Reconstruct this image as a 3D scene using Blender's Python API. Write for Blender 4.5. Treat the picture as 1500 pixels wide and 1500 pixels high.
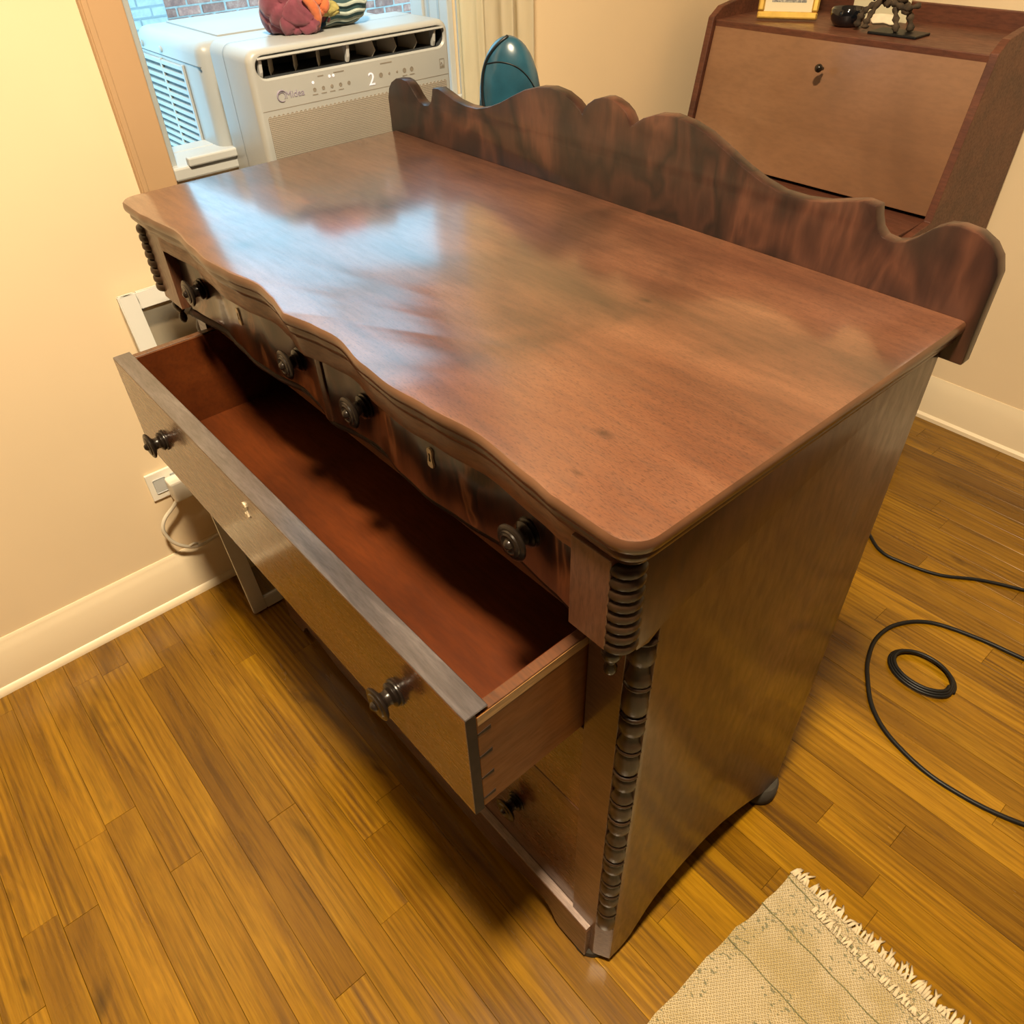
import bpy, bmesh, math, random
from mathutils import Vector, Matrix
random.seed(7)
S = bpy.context.scene
for o in list(bpy.data.objects): bpy.data.objects.remove(o)
PI = math.pi

# ------------------------------------------------------------------ camera, world, lights, exposure
def make_camera():
    yaw, pit, roll = math.radians(-50.2822), math.radians(41.0045), math.radians(-2.0452)
    cy, sy, cp, sp = math.cos(yaw), math.sin(yaw), math.cos(pit), math.sin(pit)
    f = Vector((sy*cp, cy*cp, -sp)); r = Vector((cy, -sy, 0)); u = r.cross(f)
    c, s = math.cos(roll), math.sin(roll)
    r, u = c*r + s*u, -s*r + c*u
    cam = bpy.data.cameras.new('camera'); o = bpy.data.objects.new('camera', cam)
    S.collection.objects.link(o)
    m = Matrix((r, u, -f)).transposed().to_4x4(); m.translation = Vector((1.3473, -0.3209, 1.3990))
    o.matrix_world = m
    cam.sensor_fit = 'HORIZONTAL'; cam.sensor_width = 36.0; cam.lens = 36.0*1115.4/1500.0
    cam.clip_start = 0.02
    S.camera = o
make_camera()

SKY = 3.1
w = bpy.data.worlds.new('sky'); S.world = w; w.use_nodes = True
bg = w.node_tree.nodes['Background']; bg.inputs[0].default_value = (0.40, 0.77, 1.0, 1); bg.inputs[1].default_value = SKY

def area(name, loc, size, power, col, rot=(0, 0, 0), portal=False, sy=None):
    l = bpy.data.lights.new(name, 'AREA'); l.energy = power; l.color = col; l.size = size
    if sy: l.shape = 'RECTANGLE'; l.size_y = sy
    o = bpy.data.objects.new(name, l); o.location = loc; o.rotation_euler = rot; S.collection.objects.link(o)
    if portal: l.cycles.is_portal = True
    return o
area('window_portal', (-0.33, 0.515, 1.55), 1.5, 1, (1, 1, 1), (0, math.radians(-90), 0), True, 0.75)

S.view_settings.view_transform = 'Standard'; S.view_settings.look = 'None'
S.view_settings.gamma = 1.0; S.view_settings.use_curve_mapping = False
S.view_settings.exposure = 0.0
S.cycles.max_bounces = 8; S.cycles.diffuse_bounces = 5; S.cycles.glossy_bounces = 4
S.cycles.transparent_max_bounces = 12
S.cycles.sample_clamp_indirect = 6.0
S.cycles.use_denoising = True

# ------------------------------------------------------------------ materials
class NT:
    def __init__(s, name):
        s.m = bpy.data.materials.new(name); s.m.use_nodes = True
        s.t = s.m.node_tree; s.b = s.t.nodes['Principled BSDF']
        s.pos = None
    def n(s, typ, ins=None, **kw):
        nd = s.t.nodes.new(typ)
        for k, v in kw.items(): setattr(nd, k, v)
        for k, v in (ins or {}).items():
            if hasattr(v, 'is_output') or isinstance(v, bpy.types.NodeSocket): s.t.links.new(v, nd.inputs[k])
            else: nd.inputs[k].default_value = v
        return nd
    def coord(s, scale=(1, 1, 1), loc=(0, 0, 0), rot=(0, 0, 0), rand=False):
        if s.pos is None: s.pos = s.n('ShaderNodeNewGeometry').outputs['Position']
        v = s.pos
        if rand:
            oi = s.n('ShaderNodeObjectInfo').outputs['Random']
            k = s.n('ShaderNodeVectorMath', {0: (7.3, 3.1, 5.7)}, operation='SCALE'); s.t.links.new(oi, k.inputs['Scale'])
            v = s.n('ShaderNodeVectorMath', {0: v, 1: k.outputs[0]}, operation='ADD').outputs[0]
        return s.n('ShaderNodeMapping', {'Vector': v, 'Scale': scale, 'Location': loc, 'Rotation': rot}).outputs[0]
    def noise(s, vec, scale=1, detail=4, rough=.55, dist=0):
        return s.n('ShaderNodeTexNoise', {'Vector': vec, 'Scale': scale, 'Detail': detail, 'Roughness': rough, 'Distortion': dist}).outputs[0]
    def ramp(s, fac, stops):
        nd = s.n('ShaderNodeValToRGB', {'Fac': fac}); e = nd.color_ramp.elements
        while len(e) < len(stops): e.new(.5)
        for i, (p, c) in enumerate(stops):
            e[i].position = p; e[i].color = (c if hasattr(c, '__len__') else (c, c, c)) + (() if hasattr(c, '__len__') and len(c) == 4 else (1,)) if hasattr(c, '__len__') else (c, c, c, 1)
        return nd.outputs[0]
    def mix(s, a, b, fac=1.0, mode='MULTIPLY'):
        nd = s.n('ShaderNodeMix', data_type='RGBA', blend_type=mode)
        for k, v in ((0, fac), (6, a), (7, b)):
            if isinstance(v, bpy.types.NodeSocket): s.t.links.new(v, nd.inputs[k])
            else: nd.inputs[k].default_value = v if not (hasattr(v, '__len__') and len(v) == 3) else tuple(v) + (1,)
        return nd.outputs[2]
    def math(s, op, a, b=0.0):
        nd = s.n('ShaderNodeMath', {0: a, 1: b}, operation=op); return nd.outputs[0]
    def set(s, **kw):
        for k, v in kw.items():
            k = {'color': 'Base Color', 'rough': 'Roughness', 'metal': 'Metallic', 'spec': 'Specular IOR Level', 'coat': 'Coat Weight',
                 'coatr': 'Coat Roughness', 'alpha': 'Alpha', 'emit': 'Emission Color', 'emits': 'Emission Strength', 'sheen': 'Sheen Weight'}[k]
            if isinstance(v, bpy.types.NodeSocket): s.t.links.new(v, s.b.inputs[k])
            else: s.b.inputs[k].default_value = tuple(v) + (1,) if hasattr(v, '__len__') and len(v) == 3 else v
    def bump(s, h, strength=.2, dist=.002):
        nd = s.n('ShaderNodeBump', {'Height': h, 'Strength': strength, 'Distance': dist}); s.t.links.new(nd.outputs[0], s.b.inputs['Normal'])

def plain(name, col, rough=.5, var=.12, scale=9, bump=0, **kw):
    k = NT(name); v = k.noise(k.coord(), scale, 3)
    k.set(color=k.mix(col, k.ramp(v, [(.3, 1 - var), (.7, 1 + var)])), rough=rough, **kw)
    if bump: k.bump(k.noise(k.coord(), 140, 3), bump, .001)
    return k.m

def wood(name, stops, stretch, rough=.3, fine=(.72, 1.1), finescale=10, coat=.35, blotch=.35, bump=.12, rand=False, dist=.6, blotchscale=3.0, tint=None, pores=None, coatior=1.5, spots=None, spec=.5):
    k = NT(name)
    c = k.noise(k.coord(stretch, rand=rand), 1, 5, .55, dist)
    base = k.ramp(c, stops)
    fs = tuple(x*finescale for x in stretch)
    fn = k.noise(k.coord(fs, rand=rand), 1, 3, .6)
    col = k.mix(base, k.ramp(fn, [(.32, fine[0]), (.6, fine[1])]))
    if pores: col = k.mix(col, k.ramp(k.noise(k.coord(pores), 1, 2, .6), [(.30, .62), (.50, 1.06)]))
    if blotch:
        bl = k.noise(k.coord((1, 1, 1), (3.1, 1.7, .4), rand=rand), blotchscale, 3, .5, .8)
        col = k.mix(col, k.ramp(bl, [(.36, 1 - blotch), (.52, 1.0)]))
    for (sx_, sy_, rx_, ry_, st_) in spots or ():
        mp = k.n('ShaderNodeMapping', {'Vector': k.n('ShaderNodeVectorMath', {0: k.pos, 1: k.n('ShaderNodeVectorMath', {0: k.n('ShaderNodeTexNoise', {'Vector': k.pos, 'Scale': 22.0, 'Detail': 3.0}).outputs[1], 1: (.022, .012, 0)}, operation='MULTIPLY').outputs[0]}, operation='ADD').outputs[0], 'Location': (-(sx_+.011)/rx_, -(sy_+.006)/ry_, 0), 'Scale': (1/rx_, 1/ry_, 0)})
        ln = k.n('ShaderNodeVectorMath', {0: mp.outputs[0]}, operation='LENGTH').outputs['Value']
        col = k.mix(col, k.ramp(ln, [(.15, st_), (1.0, 1.0)]))
    if rand:
        oi = k.n('ShaderNodeObjectInfo').outputs['Random']
        col = k.mix(col, k.ramp(oi, tint or [(0, (.72, .70, .66)), (.5, (1, 1, 1)), (1, (1.18, 1.14, 1.0))]))
    rg = k.ramp(fn, [(.3, rough + .12), (.65, rough)])
    k.set(color=col, rough=rg, coat=coat, coatr=max(.08, rough*.5), spec=spec)
    k.b.inputs['Coat IOR'].default_value = coatior
    if bump: k.bump(fn, bump, .0006)
    return k.m

def flame(name, cols, sc=(5, 5, 5), rough=.3, loc=(0, 0, 0), coat=.2):
    k = NT(name); d, m, l = cols
    n1 = k.noise(k.coord(sc, loc), 1.0, 2.5, .5, 1.8)
    n2 = k.noise(k.coord((sc[0]*3, sc[1]*3, sc[2]*.8), loc), 1.0, 3, .55, 2.5)
    f = k.math('ADD', k.math('MULTIPLY', n1, .80), k.math('MULTIPLY', n2, .20))
    col = k.ramp(f, [(.32, d), (.43, m), (.475, d), (.53, m), (.575, l), (.62, m), (.68, d), (.76, m)])
    fine = k.noise(k.coord((160, 160, 26)), 1, 3)
    col = k.mix(col, k.ramp(fine, [(.3, .82), (.65, 1.08)]))
    k.set(color=col, rough=rough, coat=coat, coatr=.14)
    k.bump(fine, .05, .0005)
    return k.m

M = {}
M['top'] = wood('mahogany_top', [(.25, (0.0581, 0.0205, 0.0106)), (.5, (0.1023, 0.0396, 0.0198)), (.75, (0.1419, 0.0607, 0.0310))], (2.2, 13, 13), rough=.30, fine=(.84, 1.08), finescale=9, coat=1.0, coatior=2.1, blotch=.50, pores=(170, 620, 620), bump=.10, spots=[(.970, .104, .013, .007, .45), (.817, .332, .014, .006, .35), (.320, .068, .030, .016, .5), (.340, .295, .018, .010, .45), (.758, .297, .13, .030, .50), (.86, .34, .08, .014, .7), (.56, .335, .10, .02, .72), (.995, .045, .008, .004, .5)], blotchscale=3.4)
M['mould'] = plain('mahogany_moulding', (.080, .035, .017), .30, .3, 14, coat=.3, coatr=.12)
M['side'] = wood('mahogany_side', [(.25, (0.0413, 0.0150, 0.0075)), (.55, (0.0690, 0.0270, 0.0128)), (.8, (0.0975, 0.0398, 0.0188))], (8, 4, 1.2), rough=.34, finescale=20, coat=.3, blotch=.3)
M['rail'] = wood('mahogany_rail', [(.25, (0.0595, 0.0231, 0.0105)), (.55, (0.0945, 0.0385, 0.0175)), (.8, (0.1330, 0.0560, 0.0252))], (3, 18, 18), rough=.3, finescale=14, blotch=.25)
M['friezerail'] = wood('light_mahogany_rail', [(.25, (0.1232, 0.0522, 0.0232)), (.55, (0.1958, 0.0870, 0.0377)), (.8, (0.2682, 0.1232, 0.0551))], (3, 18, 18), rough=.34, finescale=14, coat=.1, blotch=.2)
M['block'] = wood('mahogany_block', [(.25, (0.0691, 0.0276, 0.0130)), (.55, (0.1166, 0.0475, 0.0224)), (.8, (0.1598, 0.0683, 0.0329))], (22, 22, 4), rough=.34, finescale=14, blotch=.2)
M['flame'] = flame('flame_mahogany', ((.006, .003, .0025), (.060, .022, .011), (.21, .088, .040)), (7, 7, 4.5), loc=(.2, 0, .1), coat=.45)
M['flame_back'] = flame('flame_mahogany_back', ((.011, .0055, .0045), (.034, .013, .0085), (.070, .026, .015)), (3.4, 3.4, 3.0), rough=.36, loc=(.35, 0, .4), coat=.1)
M['drawerfront'] = wood('mahogany_drawer_front', [(.22, (0.0384, 0.0134, 0.0060)), (.5, (0.0884, 0.0309, 0.0126)), (.8, (0.1393, 0.0502, 0.0193))], (2.0, 10, 12), rough=.24, finescale=16, coat=.6, blotch=.35, bump=.04, spec=.35)
M['drawertop'] = wood('window_tinted_edge_grain', [(.25, (.026, .022, .024)), (.55, (.060, .052, .056)), (.8, (.11, .098, .10))], (9, 70, 70), rough=.36, finescale=6, coat=.9, coatior=1.9, blotch=.2, bump=.4)  # lavender grey base paints in the window's reflection on the edge
M['inside'] = wood('red_stained_inside', [(.25, (.050, .0105, .0020)), (.55, (.090, .0205, .0038)), (.8, (.125, .031, .006))], (2, 12, 12), rough=.5, fine=(.85, 1.06), finescale=14, coat=0, blotch=.3, bump=.05, spec=.15)
M['drawerside'] = wood('drawer_side_wood', [(.25, (0.0880, 0.0280, 0.0040)), (.55, (0.1375, 0.0460, 0.0064)), (.8, (0.1815, 0.0660, 0.0104))], (18, 3, 16), rough=.4, fine=(.9, 1.05), finescale=12, coat=.05, blotch=.25, spec=.15)
M['sidetop'] = wood('drawer_side_edge', [(.25, (.16, .075, .024)), (.55, (.30, .16, .05)), (.8, (.46, .29, .10))], (50, 6, 50), rough=.35, finescale=6, blotch=.3)
M['ebony'] = plain('dark_turned_wood', (.011, .0075, .0055), .27, .35, 30, spec=.4, coatr=.15)
M['bead'] = plain('dark_bead_wood', (.026, .0135, .0065), .36, .35, 40, spec=.35, coatr=.15)
M['dark'] = plain('dark_inside', (.02, .010, .007), .7)
M['endgrain'] = plain('dark_end_grain', (.020, .011, .007), .6, .3, 60, spec=.2)
M['capwood'] = wood('worn_lit_cap', [(.25, (.20, .14, .115)), (.55, (.27, .20, .17)), (.8, (.33, .25, .21))], (9, 70, 70), rough=.4, finescale=6, coat=.2, blotch=.1, bump=.1)  # worn ledge; its lamplit sheen is also put into the pale colour
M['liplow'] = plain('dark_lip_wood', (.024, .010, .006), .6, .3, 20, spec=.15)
M['bone'] = plain('bone_inlay', (.62, .52, .36), .4)
M['pad'] = plain('grey_felt_pad', (.035, .03, .022), .9, .2, 60)
M['wall'] = plain('cream_wall_paint', (.78, .63, .42), .62, .03, 2.2, bump=.05)
M['tancasing'] = plain('tan_casing', (.46, .30, .165), .5, .04, 4)  # casing tone, darker and browner than the wall
M['walldark'] = plain('bounce_cutting_wall_dark', (.26, .20, .14), .7, .03, 2.2)  # unseen walls made dark to cut bounce light and deepen shadows
M['trimpaint'] = plain('cream_trim_paint', (.80, .68, .48), .42, .03, 4)
M['ceil'] = plain('ceiling_paint', (.55, .50, .42), .8, .02)
M['subfloor'] = plain('dark_subfloor', (.07, .032, .010), .8)
def plank_mat():
    k = NT('oak_plank')
    v = k.coord((1.6, 13, 13), rand=True)
    n = k.noise(v, 1, 5, .6, 1.4)
    wv = k.n('ShaderNodeTexWave', {'Vector': k.coord((2.2, 22, 1), rand=True), 'Scale': 1.1, 'Distortion': 16.0, 'Detail': 2.5, 'Detail Scale': .22, 'Detail Roughness': .5}, wave_type='BANDS', bands_direction='Y').outputs[0]
    mask = k.ramp(k.noise(k.coord((1.1, 4, 4), rand=True), 1.2, 2), [(.44, .02), (.66, .26)])
    f = k.math('ADD', k.math('MULTIPLY', k.math('SUBTRACT', wv, .5), mask), n)
    col = k.ramp(f, [(.25, (.105, .046, .0016)), (.5, (.205, .098, .0030)), (.78, (.29, .150, .0065))])
    fl = k.noise(k.coord((5, 150, 150), rand=True), 1, 3, .6, .5)
    col = k.mix(col, k.ramp(fl, [(.34, .72), (.52, 1.04)]))
    fine = k.noise(k.coord((26, 480, 480), rand=True), 1, 3)
    col = k.mix(col, k.ramp(fine, [(.32, .86), (.6, 1.04)]))
    kn = k.noise(k.coord((2.8, 7, 7), rand=True), 1.6, 2, .5, .6)
    col = k.mix(col, k.ramp(kn, [(.20, .30), (.30, 1.0)]))
    oi = k.n('ShaderNodeObjectInfo').outputs['Random']
    col = k.mix(col, k.ramp(oi, [(0, (.66, .62, .60)), (.35, (.95, .95, .95)), (.7, (1.02, 1.02, 1.0)), (1, (1.25, 1.27, 1.3))]))
    k.set(color=col, rough=k.ramp(n, [(.3, .30), (.7, .20)]), spec=.45)
    k.bump(fine, .08, .0005)
    return k.m
M['plank'] = plank_mat()
M['acwhite'] = plain('white_plastic', (.355, .372, .37), .35, .02)
M['acdark'] = plain('dark_duct', (.035, .040, .045), .5)
M['acslot'] = plain('grey_coil', (.075, .085, .09), .6, .4, 60)
M['acgrey'] = plain('grey_print', (.22, .20, .17), .5)
M['aclogo'] = plain('violet_grey_print', (.26, .24, .32), .4)
M['acvane'] = plain('vane_plastic', (.40, .37, .31), .5)
def grille_mat():
    k = NT('perforated_plastic')
    sp = k.n('ShaderNodeSeparateXYZ', {0: k.coord((1, 1, 1))})
    y = k.math('MULTIPLY', sp.outputs[1], 2*PI/.0060); z = k.math('MULTIPLY', sp.outputs[2], 2*PI/.0060)
    a = k.math('MULTIPLY', k.math('SINE', k.math('ADD', y, z)), k.math('SINE', k.math('SUBTRACT', y, z)))
    col = k.ramp(a, [(.10, (.33, .30, .255)), (.45, (.17, .155, .13))])
    k.set(color=col, rough=.5)
    k.bump(k.math('MULTIPLY', a, -1.0), .3, .002)
    return k.m
M['grille'] = grille_mat()
def emit(name, col, s):
    k = NT(name); k.set(color=col, emit=col, emits=s); return k.m
M['led'] = emit('white_led', (.72, .72, .85), .22)
M['lampglass'] = emit('lamp_glass', (1.0, .72, .42), 3.0)
M['alu'] = plain('grey_window_track', (.34, .38, .40), .4, .05)
M['vinyl'] = plain('white_vinyl', (.46, .48, .48), .4, .03)
def brick_mat(name, cols, var):
    k = NT(name)
    n = k.noise(k.coord(rand=True), 22, 4, .65)
    col = k.ramp(n, cols)
    oi = k.n('ShaderNodeObjectInfo').outputs['Random']
    col = k.mix(col, k.ramp(oi, [(0, 1 - var), (1, 1 + var)]))
    k.set(color=col, rough=.9); k.bump(n, .4, .004); return k.m
M['brick'] = brick_mat('red_brick', [(.3, (.26, .12, .10)), (.55, (.44, .20, .15)), (.8, (.58, .36, .28))], .3)
M['mortar'] = plain('grey_mortar', (.40, .38, .35), .95, .15, 30)
M['whitebrick'] = brick_mat('white_painted_brick', [(.3, (.34, .35, .35)), (.7, (.46, .47, .46))], .06)
M['whitemortar'] = plain('white_painted_mortar', (.30, .32, .33), .95, .05)
def curtain_mat():
    k = NT('sheer_cream_cloth')
    n = k.noise(k.coord((1, 1, .15)), 60, 3)
    k.set(color=k.ramp(n, [(.3, (.80, .74, .58)), (.7, (.88, .82, .66))]), rough=.8)
    tr = k.n('ShaderNodeBsdfTranslucent', {'Color': (.80, .74, .56, 1)})
    mx = k.n('ShaderNodeMixShader', {0: .55, 1: k.b.outputs[0], 2: tr.outputs[0]})
    k.t.links.new(mx.outputs[0], k.t.nodes['Material Output'].inputs[0]); return k.m
M['curtain'] = curtain_mat()
def mesh_mat():
    k = NT('grey_insect_mesh'); k.set(color=(.20, .20, .17), rough=.7)
    tr = k.n('ShaderNodeBsdfTransparent'); mx = k.n('ShaderNodeMixShader', {0: .55, 1: tr.outputs[0], 2: k.b.outputs[0]})
    k.t.links.new(mx.outputs[0], k.t.nodes['Material Output'].inputs[0]); return k.m
M['mesh'] = mesh_mat()
def glass_mat():
    k = NT('window_glass'); k.set(color=(.9, .95, 1), rough=.02)
    tr = k.n('ShaderNodeBsdfTransparent', {'Color': (.94, .98, .98, 1)}); gl = k.n('ShaderNodeBsdfGlossy', {'Roughness': .02})
    fr = k.n('ShaderNodeFresnel', {'IOR': 1.45})
    mx = k.n('ShaderNodeMixShader', {0: fr.outputs[0], 1: tr.outputs[0], 2: gl.outputs[0]})
    k.t.links.new(mx.outputs[0], k.t.nodes['Material Output'].inputs[0]); return k.m
M['glass'] = glass_mat()
M['framewhite'] = plain('white_metal_frame', (.62, .62, .58), .45, .03)
M['platewhite'] = plain('white_outlet_plastic', (.78, .75, .66), .4, .02)
M['cordwhite'] = plain('white_cord', (.66, .60, .48), .45, .03)
M['cordblack'] = plain('black_rubber', (.007, .007, .007), .45, spec=.3)
M['leather'] = plain('dark_teal_leather', (.017, .078, .122), .28, .2, 26, bump=.08, coat=.8, coatr=.2)
M['piping'] = plain('black_piping', (.006, .010, .013), .45)
M['desk'] = wood('desk_walnut', [(.25, (0.1425, 0.0647, 0.0299)), (.5, (0.2137, 0.1044, 0.0520)), (.78, (0.2779, 0.1470, 0.0788))], (1.2, 4, 4), rough=.36, fine=(.93, 1.04), finescale=30, coat=.5, blotch=.16, bump=.02)
M['deskdark'] = wood('desk_red_trim', [(.25, (0.0638, 0.0195, 0.0105)), (.55, (0.1125, 0.0360, 0.0180)), (.8, (0.1575, 0.0562, 0.0270))], (3, 14, 14), rough=.48, finescale=12, blotch=.25, coat=.05)
M['gold'] = plain('gold_leaf', (.62, .40, .085), .35, .12, 50, metal=.6)
M['mat_board'] = plain('cream_mat_board', (.74, .66, .46), .8, .02)
def print_mat():
    k = NT('grey_print_picture'); n = k.noise(k.coord((1, 1, 1), rot=(0, .5, .3)), 85, 5, .7, 2)
    k.set(color=k.ramp(n, [(.35, (.10, .11, .12)), (.5, (.28, .28, .25)), (.65, (.55, .52, .44))]), rough=.6); return k.m
M['print'] = print_mat()
M['blackglaze'] = plain('black_glaze', (.006, .007, .010), .08, .1, 20, coat=.6)
M['bark'] = plain('gnarled_bark', (.055, .036, .020), .85, .6, 55, bump=.6)
M['shard'] = plain('cream_shard', (.66, .58, .42), .7, .1, 50)
M['card'] = plain('pale_card', (.66, .62, .43), .8, .02)
M['maroon'] = plain('maroon_knit', (.155, .036, .060), .95, .3, 40, bump=.5, sheen=.4)
M['orange'] = plain('orange_knit', (.50, .13, .045), .95, .25, 40, bump=.5, sheen=.3)
M['olive'] = plain('olive_knit', (.34, .30, .10), .95, .2, 40, bump=.5)
M['teal'] = plain('teal_knit', (.035, .085, .10), .95, .25, 60, bump=.5)
M['palestripe'] = plain('pale_stripe_knit', (.36, .43, .40), .95, .2, 60, bump=.5)
def rug_mat():
    k = NT('cream_cotton_weave')
    sp = k.n('ShaderNodeSeparateXYZ', {0: k.coord((1, 1, 1))})
    nz = k.noise(k.coord((1, 1, 1)), 30, 3)
    x = k.math('ADD', k.math('MULTIPLY', sp.outputs[0], 2*PI/.0062), k.math('MULTIPLY', nz, 6.0))
    y = k.math('ADD', k.math('MULTIPLY', sp.outputs[1], 2*PI/.0042), k.math('MULTIPLY', nz, 5.0))
    a = k.math('MULTIPLY', k.math('SINE', y), k.math('SINE', k.math('ADD', x, k.math('MULTIPLY', k.math('SINE', k.math('MULTIPLY', y, .5)), 1.2))))
    col = k.ramp(k.math('ADD', k.math('MULTIPLY', a, .5), .5), [(.10, (.30, .21, .06)), (.34, (.60, .47, .25)), (.9, (.74, .62, .38))])
    sm = k.noise(k.coord((1, 1, 1)), 9, 4, .6)
    col = k.mix(col, k.ramp(sm, [(.36, (.82, .78, .58)), (.55, (1, 1, 1))]))
    dn = k.noise(k.coord((1, 1.6, 1)), 120, 2, .5)
    mk = k.noise(k.coord((1, 1, 1), (4, 2, 0)), 14, 2)
    spots = k.math('MULTIPLY', k.math('GREATER_THAN', dn, .61), k.math('GREATER_THAN', mk, .50))
    col = k.mix(col, (.13, .14, .055), k.math('MULTIPLY', spots, .75), 'MIX')
    k.set(color=col, rough=.95, sheen=.15)
    k.bump(a, .9, .0022)
    return k.m
M['rug'] = rug_mat()
M['fringe'] = plain('cream_fringe', (.56, .47, .31), .95, .15, 60)
M['thread'] = plain('olive_thread', (.16, .15, .07), .95, .3, 80)

# ------------------------------------------------------------------ mesh helpers
W = {}                                   # world location of every root / part
def link(o): S.collection.objects.link(o); return o
class B:
    def __init__(s): s.bm = bmesh.new()
    def faces(s, vs, fs):
        v = [s.bm.verts.new(p) for p in vs]
        for f in fs:
            try: s.bm.faces.new([v[i] for i in f])
            except ValueError: pass
        return s
    def box(s, a, b, bev=0, seg=2):
        (x0, y0, z0), (x1, y1, z1) = a, b
        t = bmesh.new(); bmesh.ops.create_cube(t, size=1)
        for v in t.verts: v.co = Vector(((x0+x1)/2 + v.co.x*(x1-x0), (y0+y1)/2 + v.co.y*(y1-y0), (z0+z1)/2 + v.co.z*(z1-z0)))
        if bev: bmesh.ops.bevel(t, geom=t.edges[:], offset=bev, segments=seg, profile=.5, affect='EDGES')
        return s.add(t)
    def add(s, t, mat=None):
        if mat is not None: bmesh.ops.transform(t, matrix=mat, verts=t.verts)
        me = bpy.data.meshes.new('t'); t.to_mesh(me); t.free(); s.bm.from_mesh(me); bpy.data.meshes.remove(me); return s
    def prism(s, poly, axis, a, b, bev=0):
        # polygon in the two other axes (x,y | x,z | y,z), extruded along axis
        def P(p, t): return {'z': (p[0], p[1], t), 'y': (p[0], t, p[1]), 'x': (t, p[0], p[1])}[axis]
        t = bmesh.new(); n = len(poly)
        v0 = [t.verts.new(P(p, a)) for p in poly]; v1 = [t.verts.new(P(p, b)) for p in poly]
        t.faces.new(v0); t.faces.new(v1)
        for i in range(n): t.faces.new((v0[i], v0[(i+1) % n], v1[(i+1) % n], v1[i]))
        bmesh.ops.recalc_face_normals(t, faces=t.faces)
        if bev:
            ed = [e for e in t.edges if len(e.link_faces) == 2 and e.calc_face_angle(0) > .6]
            bmesh.ops.bevel(t, geom=ed, offset=bev, segments=2, profile=.5, affect='EDGES')
        return s.add(t)
    def loops(s, rings, close=True, cap0=True, cap1=True):
        vs = [[s.bm.verts.new(p) for p in r] for r in rings]; n = len(rings[0])
        for a, b in zip(vs, vs[1:]):
            for i in range(n if close else n-1):
                try: s.bm.faces.new((a[i], a[(i+1) % n], b[(i+1) % n], b[i]))
                except ValueError: pass
        if cap0: s.bm.faces.new(vs[0])
        if cap1: s.bm.faces.new(vs[-1])
        return s
    def lathe(s, prof, origin, d=(0, 0, 1), seg=20):
        d = Vector(d).normalized(); u = d.orthogonal().normalized(); v = d.cross(u); o = Vector(origin)
        rings = [[o + d*h + (u*math.cos(2*PI*k/seg) + v*math.sin(2*PI*k/seg))*max(r, 1e-5) for k in range(seg)] for r, h in prof]
        return s.loops(rings)
    def tube(s, pts, r, seg=8):
        pts = [Vector(p) for p in pts]; rings = []; pu = None
        for i, p in enumerate(pts):
            d = (pts[min(i+1, len(pts)-1)] - pts[max(i-1, 0)]).normalized()
            u = d.orthogonal().normalized() if pu is None else (pu - d*pu.dot(d)).normalized()
            pu = u; v = d.cross(u); rr = r[i] if hasattr(r, '__len__') else r
            rings.append([p + (u*math.cos(2*PI*k/seg) + v*math.sin(2*PI*k/seg))*rr for k in range(seg)])
        return s.loops(rings)
def spline(pts, n=8):
    P = [Vector(p) for p in pts]; P = [2*P[0]-P[1]] + P + [2*P[-1]-P[-2]]; out = []
    for i in range(1, len(P)-2):
        a, b, c, d = P[i-1:i+3]
        for k in range(n):
            t = k/n
            out.append(.5*((2*b) + (c-a)*t + (2*a-5*b+4*c-d)*t*t + (3*b-a-3*c+d)*t**3))
    out.append(P[-2]); return out

def obj(name, b, mat, parent=None, smooth=None, origin=None, kind=None, label=None, mats=None):
    bm = b.bm; bmesh.ops.recalc_face_normals(bm, faces=bm.faces)
    if origin is None:
        if len(bm.verts):
            lo = [min(v.co[i] for v in bm.verts) for i in range(3)]; hi = [max(v.co[i] for v in bm.verts) for i in range(3)]
            origin = ((lo[0]+hi[0])/2, (lo[1]+hi[1])/2, lo[2])
        else: origin = (0, 0, 0)
    origin = Vector(origin)
    for v in bm.verts: v.co -= origin
    if smooth:
        for f in bm.faces: f.smooth = True
    me = bpy.data.meshes.new(name); bm.to_mesh(me); bm.free()
    if smooth and smooth is not True: me.set_sharp_from_angle(angle=math.radians(smooth))
    me.materials.append(M[mat])
    for m in mats or (): me.materials.append(M[m])
    o = link(bpy.data.objects.new(name, me)); W[o.name] = origin
    if parent is not None: o.parent = parent; o.location = origin - W[parent.name]
    else: o.location = origin
    if kind: o['kind'] = kind
    if label: o['label'] = label
    return o
def thing(name, loc, label, cat, group=None):
    o = link(bpy.data.objects.new(name, None)); o.location = loc; W[o.name] = Vector(loc); o.empty_display_size = .05
    o['label'] = label; o['category'] = cat
    if group: o['group'] = group
    return o
def tag(o, label, cat, group=None):
    o['label'] = label; o['category'] = cat
    if group: o['group'] = group
    return o
def place(src, loc, parent):              # one more copy of a part, at a world position
    c = src.copy(); link(c); c.parent = parent; c.location = Vector(loc) - W[parent.name]; W[c.name] = Vector(loc); return c
def struct(name, b, mat, **kw): return obj(name, b, mat, kind='structure', **kw)
def text(name, body, size, mat, parent, loc, mw, extr=.0004):
    cu = bpy.data.curves.new(name, 'FONT'); cu.body = body; cu.size = size; cu.extrude = extr; cu.align_x = 'LEFT'
    t = bpy.data.objects.new('t', cu); link(t); dg = bpy.context.evaluated_depsgraph_get(); dg.update()
    me = bpy.data.meshes.new_from_object(t.evaluated_get(dg)); bpy.data.objects.remove(t)
    me.transform(mw); me.name = name; me.materials.clear(); me.materials.append(M[mat])
    o = link(bpy.data.objects.new(name, me)); o.parent = parent; o.location = Vector(loc) - W[parent.name]; W[o.name] = Vector(loc); return o

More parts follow.
